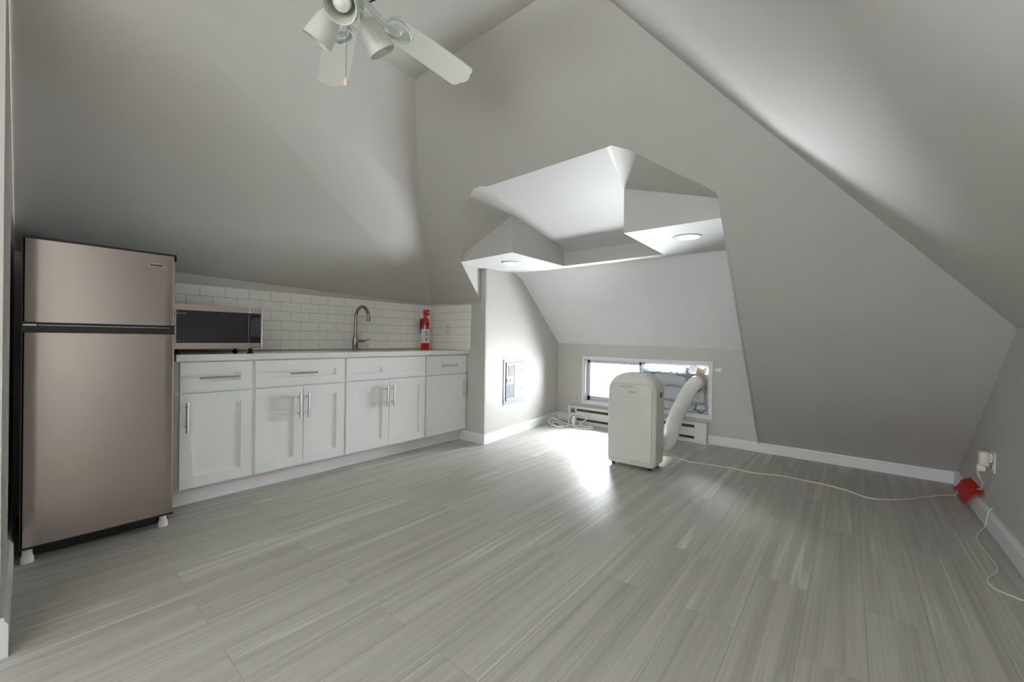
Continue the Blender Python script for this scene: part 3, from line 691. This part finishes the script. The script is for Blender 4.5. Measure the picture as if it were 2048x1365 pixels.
# ------------------------------------------------------------------ fire extinguisher
ex, ey = 2.700, 3.455
fe = thing('fire_extinguisher', (ex, ey, CZ), 'red fire extinguisher standing in the tiled corner of the counter', 'fire extinguisher')
b = B(); b.lathe([(0, 0), (.038, 0), (.043, .008), (.043, .27), (.041, .295), (.034, .318), (.022, .335), (.015, .342), (0, .342)], (ex, ey, CZ), n=32); b.build('cylinder', 'red', fe, smooth=True)
b = B(); b.lathe([(.0433, .065), (.0437, .066), (.0437, .212), (.0433, .213)], (ex, ey, CZ), n=40); lb = b.build('label_sticker', 'label', fe, smooth=True)
b = B()
for (a0, z0, z1, w_) in ((-118, .17, .195, 10), (-98, .17, .195, 8), (-118, .14, .16, 6), (-103, .135, .162, 9), (-88, .14, .158, 6), (-112, .085, .12, 12), (-92, .095, .12, 8), (-130, .10, .19, 3)):
    pts = []
    for a in (a0-w_/2, a0+w_/2): pts.append((ex+.0440*math.cos(R(a)), ey+.0440*math.sin(R(a))))
    (xa, ya), (xb, yb) = pts; t = bmesh.new(); vs = [t.verts.new(p) for p in ((xa, ya, CZ+z0), (xb, yb, CZ+z0), (xb, yb, CZ+z1), (xa, ya, CZ+z1))]; t.faces.new(vs); b.add(t)
b.build('pictograms', 'ink', lb)
b = B(); b.lathe([(.0435, .262), (.0455, .263), (.0455, .277), (.0435, .278)], (ex, ey, CZ), n=36); b.build('strap', 'black', fe, smooth=True)
b = B(); b.box(ex-.004, ex+.035, ey+.040, YK-.008, CZ+.17, CZ+.325, bev=.003); b.build('bracket', 'black', fe)
b = B(); b.cyl((ex, ey, CZ+.335), (ex, ey, CZ+.362), .014, n=16); b.box(ex-.020, ex+.020, ey-.045, ey+.018, CZ+.355, CZ+.385, bev=.006); b.build('valve', 'red', fe)
b = B(); b.box(ex-.024, ex+.012, ey-.062, ey+.012, CZ+.392, CZ+.418, bev=.010, seg=3); b.box(ex-.024, ex-.004, ey-.03, ey+.012, CZ+.37, CZ+.405, bev=.006); b.build('squeeze_handle', 'red', fe)
b = B(); b.cyl((ex+.016, ey-.02, CZ+.368), (ex+.030, ey-.036, CZ+.372), .014, n=18); b.box(ex+.012, ex+.026, ey-.034, ey-.018, CZ+.375, CZ+.40, bev=.003); b.build('pressure_gauge', 'label', fe, smooth=True)

# ------------------------------------------------------------------ microwave
MY = 3.045; mx0, mx1 = .530, 1.016; mz0, mz1 = .943, 1.212
mw = thing('microwave_oven', ((mx0+mx1)/2, MY+.19, CZ), 'stainless microwave with dark glass door on the counter beside the fridge', 'microwave')
b = B(); b.box(mx0+.004, mx1-.004, MY+.03, MY+.40, mz0+.004, mz1-.006, bev=.004); b.build('casing', 'black', mw)
dx = .935
b = B(); b.holed([(mx0, MY, mz0), (dx, MY, mz0), (dx, MY, mz1), (mx0, MY, mz1)], [[(mx0+.03, MY, mz0+.036), (dx-.0015, MY, mz0+.036), (dx-.0015, MY, mz1-.036), (mx0+.03, MY, mz1-.036)]], (0, 1, 0), .03)
dr = b.build('door', 'steelm', mw)
b = B(); b.box(mx0+.03, dx-.0015, MY+.002, MY+.02, mz0+.036, mz1-.036); b.build('door_window', 'glassdark', dr)
b = B(); b.box(.545, .608, MY-.0002, MY+.0022, mz1-.0575, mz1-.0535)
for k in range(9): b.box(.55+k*.0068, .5535+k*.0068, MY-.0003, MY+.0022, mz1-.0605, mz1-.0525)
b.build('printed_logo', 'key', dr)
b = B(); b.box(.56, .578, MY-.0002, MY+.0022, mz0+.047, mz0+.051); b.box(.592, .60, MY-.0002, MY+.0022, mz0+.047, mz0+.051); b.build('small_print', 'key', dr)
b = B(); b.box(dx+.002, mx1, MY, MY+.03, mz0, mz1, bev=.003); cp = b.build('control_panel', 'steelm', mw)
b = B(); b.box(dx+.0025, mx1-.010, MY-.001, MY+.004, mz0+.036, mz1-.036, bev=.001); kp = b.build('keypad', 'black', cp)
b = B(); b.box(dx+.014, mx1-.016, MY-.0016, MY-.0006, mz1-.062, mz1-.046); b.build('display', 'glassdark', kp)
b = B()
for r_ in range(10):
    for c_ in range(4):
        if r_ == 0 and c_ == 0: continue
        x = dx+.013+c_*.0145; z = mz1-.073-r_*.0125
        b.box(x, x+.009, MY-.0016, MY-.0008, z, z+.0035+(.002 if (r_+c_) % 3 == 0 else 0))
b.build('key_print', 'key', kp)
b = B(); b.holed([(dx+.010, MY-.001, mz0+.008), (mx1-.012, MY-.001, mz0+.008), (mx1-.012, MY-.001, mz0+.030), (dx+.010, MY-.001, mz0+.030)], [[(dx+.0125, MY-.001, mz0+.0105), (mx1-.0145, MY-.001, mz0+.0105), (mx1-.0145, MY-.001, mz0+.0275), (dx+.0125, MY-.001, mz0+.0275)]], (0, 1, 0), .002)
b.build('open_button', 'black', cp)
for (x, y) in ((.955, MY+.03), (.565, MY+.03), (.955, MY+.34), (.565, MY+.34)):
    b = B(); b.lathe([(0, 0), (.020, 0), (.018, .006), (.009, .016), (.014, .032), (0, .032)], (x, y, CZ), n=18); b.build('foot', 'black', mw, smooth=True)

# ------------------------------------------------------------------ refrigerator
FY = 2.78; fx0, fx1 = -.0145, .507; 
fr = thing('refrigerator', ((fx0+fx1)/2, 3.1, 0), 'stainless top-freezer refrigerator with black sides in the left corner', 'refrigerator')
b = B(); b.box(fx0+.004, fx1+.004, FY+.065, 3.38, .045, 1.455, bev=.006); b.build('cabinet', 'blackside', fr)
def fdoor(z0, z1):
    b = B(); r = .016
    pts = [(fx0, FY+.06), (fx0, FY+.012), (fx0+.004, FY+.004), (fx0+.012, FY)]
    n = 14
    for k in range(1, n): x = fx0+.012+(fx1-fx0-.024)*k/n; pts.append((x, FY-.006*math.sin(PI*k/n)))
    pts += [(fx1-.012, FY), (fx1-.004, FY+.004), (fx1, FY+.012), (fx1, FY+.06)]
    t = bmesh.new(); a = [t.verts.new((x, y, z0)) for x, y in pts]; c = [t.verts.new((x, y, z1)) for x, y in pts]
    for k in range(len(pts)): k2 = (k+1) % len(pts); t.faces.new((a[k], a[k2], c[k2], c[k]))
    t.faces.new(a[::-1]); t.faces.new(c); bmesh.ops.recalc_face_normals(t, faces=t.faces[:]); b.add(t); return b
fz = fdoor(1.075, 1.444).build('freezer_door', 'steel', fr, smooth=True)
fd = fdoor(.075, 1.028).build('fridge_door', 'steel', fr, smooth=True)
b = B(); b.box(fx0-.003, fx1+.003, FY-.001, FY+.075, 1.444, 1.455, bev=.002); b.box(fx1-.001, fx1+.004, FY-.001, FY+.06, 1.42, 1.45); b.build('top_trim', 'black', fr)
b = B(); b.box(fx0-.003, fx1+.001, FY+.001, FY+.07, .064, .0755, bev=.002); b.build('bottom_trim', 'black', fr)
b = B(); b.box(fx0, fx1, FY+.012, FY+.068, 1.028, 1.075); b.box(fx0-.0015, fx1+.002, FY-.001, FY+.06, 1.0275, 1.032); b.box(fx0-.0015, fx1+.002, FY-.001, FY+.06, 1.072, 1.0765); b.build('door_gap_trim', 'black', fr)
b = B(); b.box(fx0, fx0+.04, FY+.002, FY+.03, 1.058, 1.066, bev=.001); b.box(fx0+.045, fx1-.02, FY+.008, FY+.013, 1.061, 1.0635); b.build('hinge', 'nickel', fr)
b = B(); b.box(fx0-.004, fx0+.0, FY-.001, FY+.06, .07, 1.45); b.build('door_edge_seal', 'black', fr)
b = B(); b.box(fx0+.01, fx1-.01, FY+.075, FY+.09, .008, .05); b.build('under_shadow_strip', 'black', fr)  # black strip added as the dark shadow beneath the fridge
# badge
b = B(); b.holed([(.398, FY-.0045, 1.378), (.458, FY-.0045, 1.378), (.458, FY-.0045, 1.398), (.398, FY-.0045, 1.398)], [[(.400, FY-.0045, 1.380), (.456, FY-.0045, 1.380), (.456, FY-.0045, 1.396), (.400, FY-.0045, 1.396)]], (0, 1, 0), .004)
bd = b.build('badge', 'nickel', fz)
b = B()
for k in range(8): b.box(.408+k*.0055, .4115+k*.0055, FY-.0050, FY-.003, 1.3855, 1.3905)
b.box(.406, .452, FY-.0046, FY-.002, 1.3835, 1.3845); b.build('badge_lettering', 'dark', bd)
for (x, y) in ((.005, FY+.03), (fx1-.035, FY+.04), (.02, 3.33), (fx1-.03, 3.33)):
    b = B(); b.cyl((x, y, 0), (x, y, .03), .021, .019, n=20); b.cyl((x, y, .03), (x, y, .066), .016, n=16); b.build('foot', 'whitep', fr, smooth=True)

# ------------------------------------------------------------------ recessed downlights
for (x, y, z, lab) in ((2.735, 2.30, 1.704, 'round recessed downlight in the left end of the soffit'), (2.705, .81, 1.7045, 'round recessed downlight in the right end of the soffit, nearer the right slope')):
    l = thing('recessed_downlight', (x, y, z-.004), lab, 'ceiling light', 'recessed downlights in the nook soffit')
    b = B(); b.lathe([(.060, .0), (.066, -.003), (.084, -.002), (.088, .002), (.088, .006)], (x, y, z-.004), n=40); b.build('trim_ring', 'trim', l, smooth=True)
    b = B(); b.lathe([(0, -.001), (.061, -.001), (.061, .004)], (x, y, z-.004), n=40); b.build('lens', 'lens', l, smooth=True)

# ------------------------------------------------------------------ ceiling fan
HXc, HYc, ZB = .668, 1.280, 2.15
fan = thing('ceiling_fan', (HXc, HYc, 2.435), 'white ceiling fan with three frosted glass lamp shades and a pull chain', 'ceiling fan')
def FL(r, ang, z=0): a = R(ang); return Vector((HXc+r*math.cos(a), HYc+r*math.sin(a), z))
b = B(); b.lathe([(0, 2.437), (.075, 2.437), (.078, 2.42), (.06, 2.385), (.03, 2.365), (.018, 2.36), (.018, 2.31), (0, 2.31)], (HXc, HYc, 0), n=32); b.build('canopy', 'fanw', fan, smooth=True)
b = B(); b.lathe([(0, 2.325), (.06, 2.325), (.10, 2.315), (.125, 2.29), (.128, 2.255), (.120, 2.232), (.085, 2.195), (.06, 2.185), (0, 2.185)], (HXc, HYc, 0), n=40); mh = b.build('motor_housing', 'fanw', fan, smooth=True)
b = B()
for k in range(36):
    a = 360*k/36; p0 = FL(.088, a, 2.196); p1 = FL(.116, a, 2.226)
    b.cyl(p0, p1, .0026, n=6)
b.build('vent_slots', 'dark', mh)
def blade(ang):
    pit = R(-9); t = bmesh.new()
    out = [(.155, -.050), (.30, -.056), (.48, -.060), (.515, -.060), (.528, -.050), (.533, -.030), (.545, -.012), (.548, 0), (.545, .012), (.533, .030), (.528, .050), (.515, .060), (.48, .060), (.30, .056), (.155, .050), (.145, .038), (.141, 0), (.145, -.038)]
    vs = [t.verts.new((x, y, 0)) for x, y in out]; f = t.faces.new(vs)
    r = bmesh.ops.extrude_face_region(t, geom=[f])
    for v in [g for g in r['geom'] if isinstance(g, bmesh.types.BMVert)]: v.co.z += .006
    bmesh.ops.recalc_face_normals(t, faces=t.faces[:])
    mt = Matrix.Translation((HXc, HYc, ZB)) @ Matrix.Rotation(R(ang), 4, 'Z') @ Matrix.Rotation(pit, 4, 'X')
    b = B(); b.add(t, mt); bl = b.build('blade', 'blade', fan)
    def q(x, y, z): return mt @ Vector((x, y, z))
    b = B()
    b.tube([q(.05, 0, .03), q(.09, 0, .012), q(.13, 0, -.006), q(.15, 0, -.008)], .010, 10)
    for s in (1, -1):
        loop = [q(.145+.05*(1-math.cos(th))*1.0, s*(.004+.040*math.sin(th)) - s*.012*(1-math.cos(th)) * .5, -.007) for th in [PI*k/14*1.05 for k in range(15)]]
        b.tube(loop, .0055, 8)
    ring = [q(.170+.030*math.cos(2*PI*k/16), .018*math.sin(2*PI*k/16), -.007) for k in range(17)]
    b.tube(ring, .0042, 8)
    b.build('blade_iron', 'fanw', bl, smooth=True)
for a in (1, 69, 143, 215, 287): blade(a)
b = B(); b.lathe([(0, 2.19), (.05, 2.19), (.055, 2.175), (.055, 2.14), (.048, 2.13), (0, 2.13)], (HXc, HYc, 0), n=32); b.build('switch_housing', 'fanw', fan, smooth=True)
b = B(); b.lathe([(0, 2.13), (.034, 2.13), (.036, 2.11), (.030, 2.09), (.016, 2.078), (.008, 2.066), (0, 2.064)], (HXc, HYc, 0), n=28); b.build('light_fitter', 'fanw', fan, smooth=True)
for a in (352, 115, 231):
    p0 = FL(.02, a, 2.125); p1 = FL(.052, a, 2.116); ax = (FL(.120, a, 2.022)-p1).normalized()
    b = B(); b.tube([p0, FL(.038, a, 2.124), p1], .009, 10); b.cyl(p1, p1+ax*.024, .017, .020, n=20); arm = b.build('lamp_arm', 'fanw', fan, smooth=True)
    s0 = p1+ax*.014
    prof = [(.021, 0), (.029, .008), (.037, .026), (.041, .05), (.044, .075), (.047, .097), (.0485, .103), (.0455, .101), (.042, .075), (.039, .05), (.035, .028), (.025, .010)]
    b = B(); b.lathe(prof, s0, ax, 36); sh = b.build('lamp_shade', 'shade', fan, smooth=True)
    b = B(); b.lathe([(.012, .0), (.013, .015), (.016, .026), (.026, .045), (.029, .060), (.024, .077), (.012, .086), (0, .088)], s0, ax, 24); b.build('bulb', 'bulb', fan, smooth=True)
cx0, cy0 = .683, 1.318
b = B(); b.tube([(cx0, cy0, 2.15), (cx0, cy0, 1.905)], .0013, 6)
for k in range(60): b.sphere((cx0, cy0, 1.908+k*.004), .0019, n=6)
ch = b.build('pull_chain', 'nickel', fan)
b = B(); b.lathe([(0, 0), (.006, .003), (.008, .012), (.006, .024), (.002, .032), (0, .033)], (cx0, cy0, 1.874), n=16); b.build('chain_knob', 'wood', ch, smooth=True)

# ------------------------------------------------------------------ cords on the right
pl = [(3.49, YR+.03, .372), (3.49, YR+.055, .360), (3.49, YR+.060, .330), (3.50, YR+.055, .295), (3.54, YR+.034, .245), (3.64, YR+.018, .185), (3.76, YR+.010, .150), (3.88, YR+.012, .122), (3.97, YR+.028, .100), (4.05, YR+.029, .05), (4.10, YR+.045, .012), (4.08, YR+.075, .008),
      (4.02, -.50, .006), (3.895, -.406, .005), (3.716, -.272, .005), (3.613, -.12, .005), (3.69, .0, .005), (3.732, .123, .005), (3.74, .26, .005), (3.742, .399, .005), (3.70, .50, .005), (3.678, .591, .005), (3.69, .70, .005), (3.683, .809, .005), (3.66, .93, .005), (3.645, 1.055, .005), (3.72, 1.18, .005), (3.75, 1.26, .006), (3.66, 1.32, .02), (3.52, 1.33, .06), (3.42, 1.34, .09)]
b = B(); b.tube(smoothpath(pl, 8), .0048, 8)
pc = b.build('power_cord', 'cord', None, smooth=True); tag(pc, 'white power cord running over the floor from air conditioner to the right wall outlet', 'cord')
b = B(); b.box(3.465, 3.515, YR+.009, YR+.020, .378, .43, bev=.004); b.box(3.462, 3.518, YR+.018, YR+.060, .350, .435, bev=.012, seg=3); b.box(3.474, 3.506, YR+.03, YR+.066, .318, .36, bev=.01, seg=3)
b.build('plug', 'cord', pc, smooth=True, label='large white safety plug')
b = B(); b.box(4.03, 4.13, YR+.03, YR+.055, .008, .035, bev=.008); b.build('cord_clip', 'whitep', pc)
# red tape holding the cord on the baseboard
t = bmesh.new(); rows = []
tp = [(YR+.002, .158), (YR+.020, .136), (YR+.034, .116), (YR+.038, .085), (YR+.040, .055), (YR+.058, .020)]
for i, (y, z) in enumerate(tp):
    row = []
    for j in range(7):
        x = 3.66+.36*j/6+.20*i/5; row.append(t.verts.new((x, y+.0015*math.sin(j*1.3+i), z)))
    rows.append(row)
for i in range(len(rows)-1):
    for j in range(6): t.faces.new((rows[i][j], rows[i][j+1], rows[i+1][j+1], rows[i+1][j]))
bmesh.ops.solidify(t, geom=t.faces[:], thickness=.0012)
b = B(); b.add(t); tag(b.build('red_tape', 'redtape', None, smooth=True), 'bright red tape strip across cord and baseboard at the right wall', 'tape')
# second thin cable
pl = [(3.44, YR+.010, .135), (3.445, YR+.024, .108), (3.455, YR+.028, .06), (3.46, YR+.034, .015), (3.40, YR+.06, .004), (3.30, -.545, .004), (3.20, -.532, .004), (3.05, -.536, .004), (2.92, -.544, .004), (2.82, -.525, .004), (2.75, -.492, .004), (2.69, -.477, .004), (2.63, -.490, .004), (2.595, -.54, .004), (2.56, -.585, .004), (2.40, -.60, .004)]
b = B(); b.tube(smoothpath(pl, 8), .0032, 8)
tag(b.build('thin_cable', 'cord', None, smooth=True), 'thin white cable curling from behind the right baseboard out of frame', 'cable')

# ------------------------------------------------------------------ outside
nb = thing('neighbour_house', (13, 4, -3), 'pale neighbouring house faintly seen through the bright window', 'building')
b = B(); b.box(13, 17, 1.0, 12, -3, 3.2)
for k in range(24): b.box(12.985, 13, 1.0, 12, -3+k*.25, -3+k*.25+.02)
b.build('wall', 'siding', nb)
for (y, z) in ((5.6, .3), (7.6, .3), (5.6, -1.4), (7.6, -1.4)):
    b = B(); b.box(12.94, 13.0, y-.45, y+.45, z-.05, z+1.05); fr_ = b.build('window', 'trim', nb); b = B(); b.box(12.93, 12.95, y-.38, y+.38, z, z+1.0); b.build('pane', 'pane_dark', fr_)

# ------------------------------------------------------------------ light
wd = bpy.data.worlds.new('daylight'); S.world = wd; wd.use_nodes = True
wn = wd.node_tree.nodes; wl = wd.node_tree.links; bgn = wn['Background']; bgn.inputs[0].default_value = (.97, .985, 1.0, 1)
wtc = wn.new('ShaderNodeTexCoord'); wsx = wn.new('ShaderNodeSeparateXYZ'); wmr = wn.new('ShaderNodeMapRange')
SKY_BACK, SKY_FRONT = 25.0, 200.0
wmr.inputs['From Min'].default_value = -.3; wmr.inputs['From Max'].default_value = .3; wmr.inputs['To Min'].default_value = SKY_BACK; wmr.inputs['To Max'].default_value = SKY_FRONT
wl.new(wtc.outputs['Generated'], wsx.inputs[0]); wl.new(wsx.outputs['X'], wmr.inputs['Value']); wmy = wn.new('ShaderNodeMapRange'); wmy.inputs['From Min'].default_value = .45; wmy.inputs['From Max'].default_value = .8; wmy.inputs['To Min'].default_value = 0; wmy.inputs['To Max'].default_value = 105
wad = wn.new('ShaderNodeMath'); wad.operation = 'ADD'; wl.new(wsx.outputs['Y'], wmy.inputs['Value']); wl.new(wmr.outputs[0], wad.inputs[0]); wl.new(wmy.outputs[0], wad.inputs[1]); wmn = wn.new('ShaderNodeMapRange'); wmn.inputs['From Min'].default_value = -.5; wmn.inputs['From Max'].default_value = .1; wmn.inputs['To Min'].default_value = .24; wmn.inputs['To Max'].default_value = 1
wmu = wn.new('ShaderNodeMath'); wmu.operation = 'MULTIPLY'; wl.new(wsx.outputs['Y'], wmn.inputs['Value']); wl.new(wad.outputs[0], wmu.inputs[0]); wl.new(wmn.outputs[0], wmu.inputs[1]); wl.new(wmu.outputs[0], bgn.inputs[1])
def portal(name, loc, rot, sx, sy):
    l = bpy.data.lights.new(name, 'AREA'); l.shape = 'RECTANGLE'; l.size = sx; l.size_y = sy; l.cycles.is_portal = True
    o = bpy.data.objects.new(name, l); COL.objects.link(o); o.location = loc; o.rotation_euler = rot
portal('portal_front', (XW+.165, (WY0+WY1)/2, (WZ0+WZ1)/2), (0, R(90), 0), WZ1-WZ0, WY1-WY0)
portal('portal_back', (XB-.145, (BY0+BY1)/2, (BZ0+BZ1)/2), (0, R(-90), 0), BZ1-BZ0, BY1-BY0)

portal('portal_hall', ((HX0+HX1)/2, YH+.105, (HZ0+HZ1)/2), (R(-90), 0, 0), HX1-HX0, HZ1-HZ0)

# ------------------------------------------------------------------ camera
yaw, pitch, roll, f = 6.95574148e-01, -4.06758160e-03, -1.51790201e-02, 808.75
fw = Vector((math.cos(yaw)*math.cos(pitch), math.sin(yaw)*math.cos(pitch), math.sin(pitch)))
rt = Vector((math.sin(yaw), -math.cos(yaw), 0)); dn = fw.cross(rt)
r2 = rt*math.cos(roll)+dn*math.sin(roll); d2 = -rt*math.sin(roll)+dn*math.cos(roll)
cam = bpy.data.cameras.new('camera'); co = bpy.data.objects.new('camera', cam); COL.objects.link(co)
cam.sensor_fit = 'HORIZONTAL'; cam.sensor_width = 36; cam.lens = f/2048*36; cam.clip_start = .02
mt = Matrix(((r2.x, -d2.x, -fw.x, 0), (r2.y, -d2.y, -fw.y, 0), (r2.z, -d2.z, -fw.z, 1.03), (0, 0, 0, 1)))
co.matrix_world = mt
S.camera = co
S.view_settings.view_transform = 'Standard'; S.view_settings.look = 'None'; S.view_settings.gamma = 1; S.view_settings.exposure = .14; S.view_settings.use_curve_mapping = False
S.cycles.use_denoising = True
S.cycles.max_bounces = 14; S.cycles.diffuse_bounces = 10; S.cycles.glossy_bounces = 6; S.cycles.transparent_max_bounces = 12
S.cycles.caustics_reflective = False; S.cycles.caustics_refractive = False; S.cycles.sample_clamp_indirect = 8
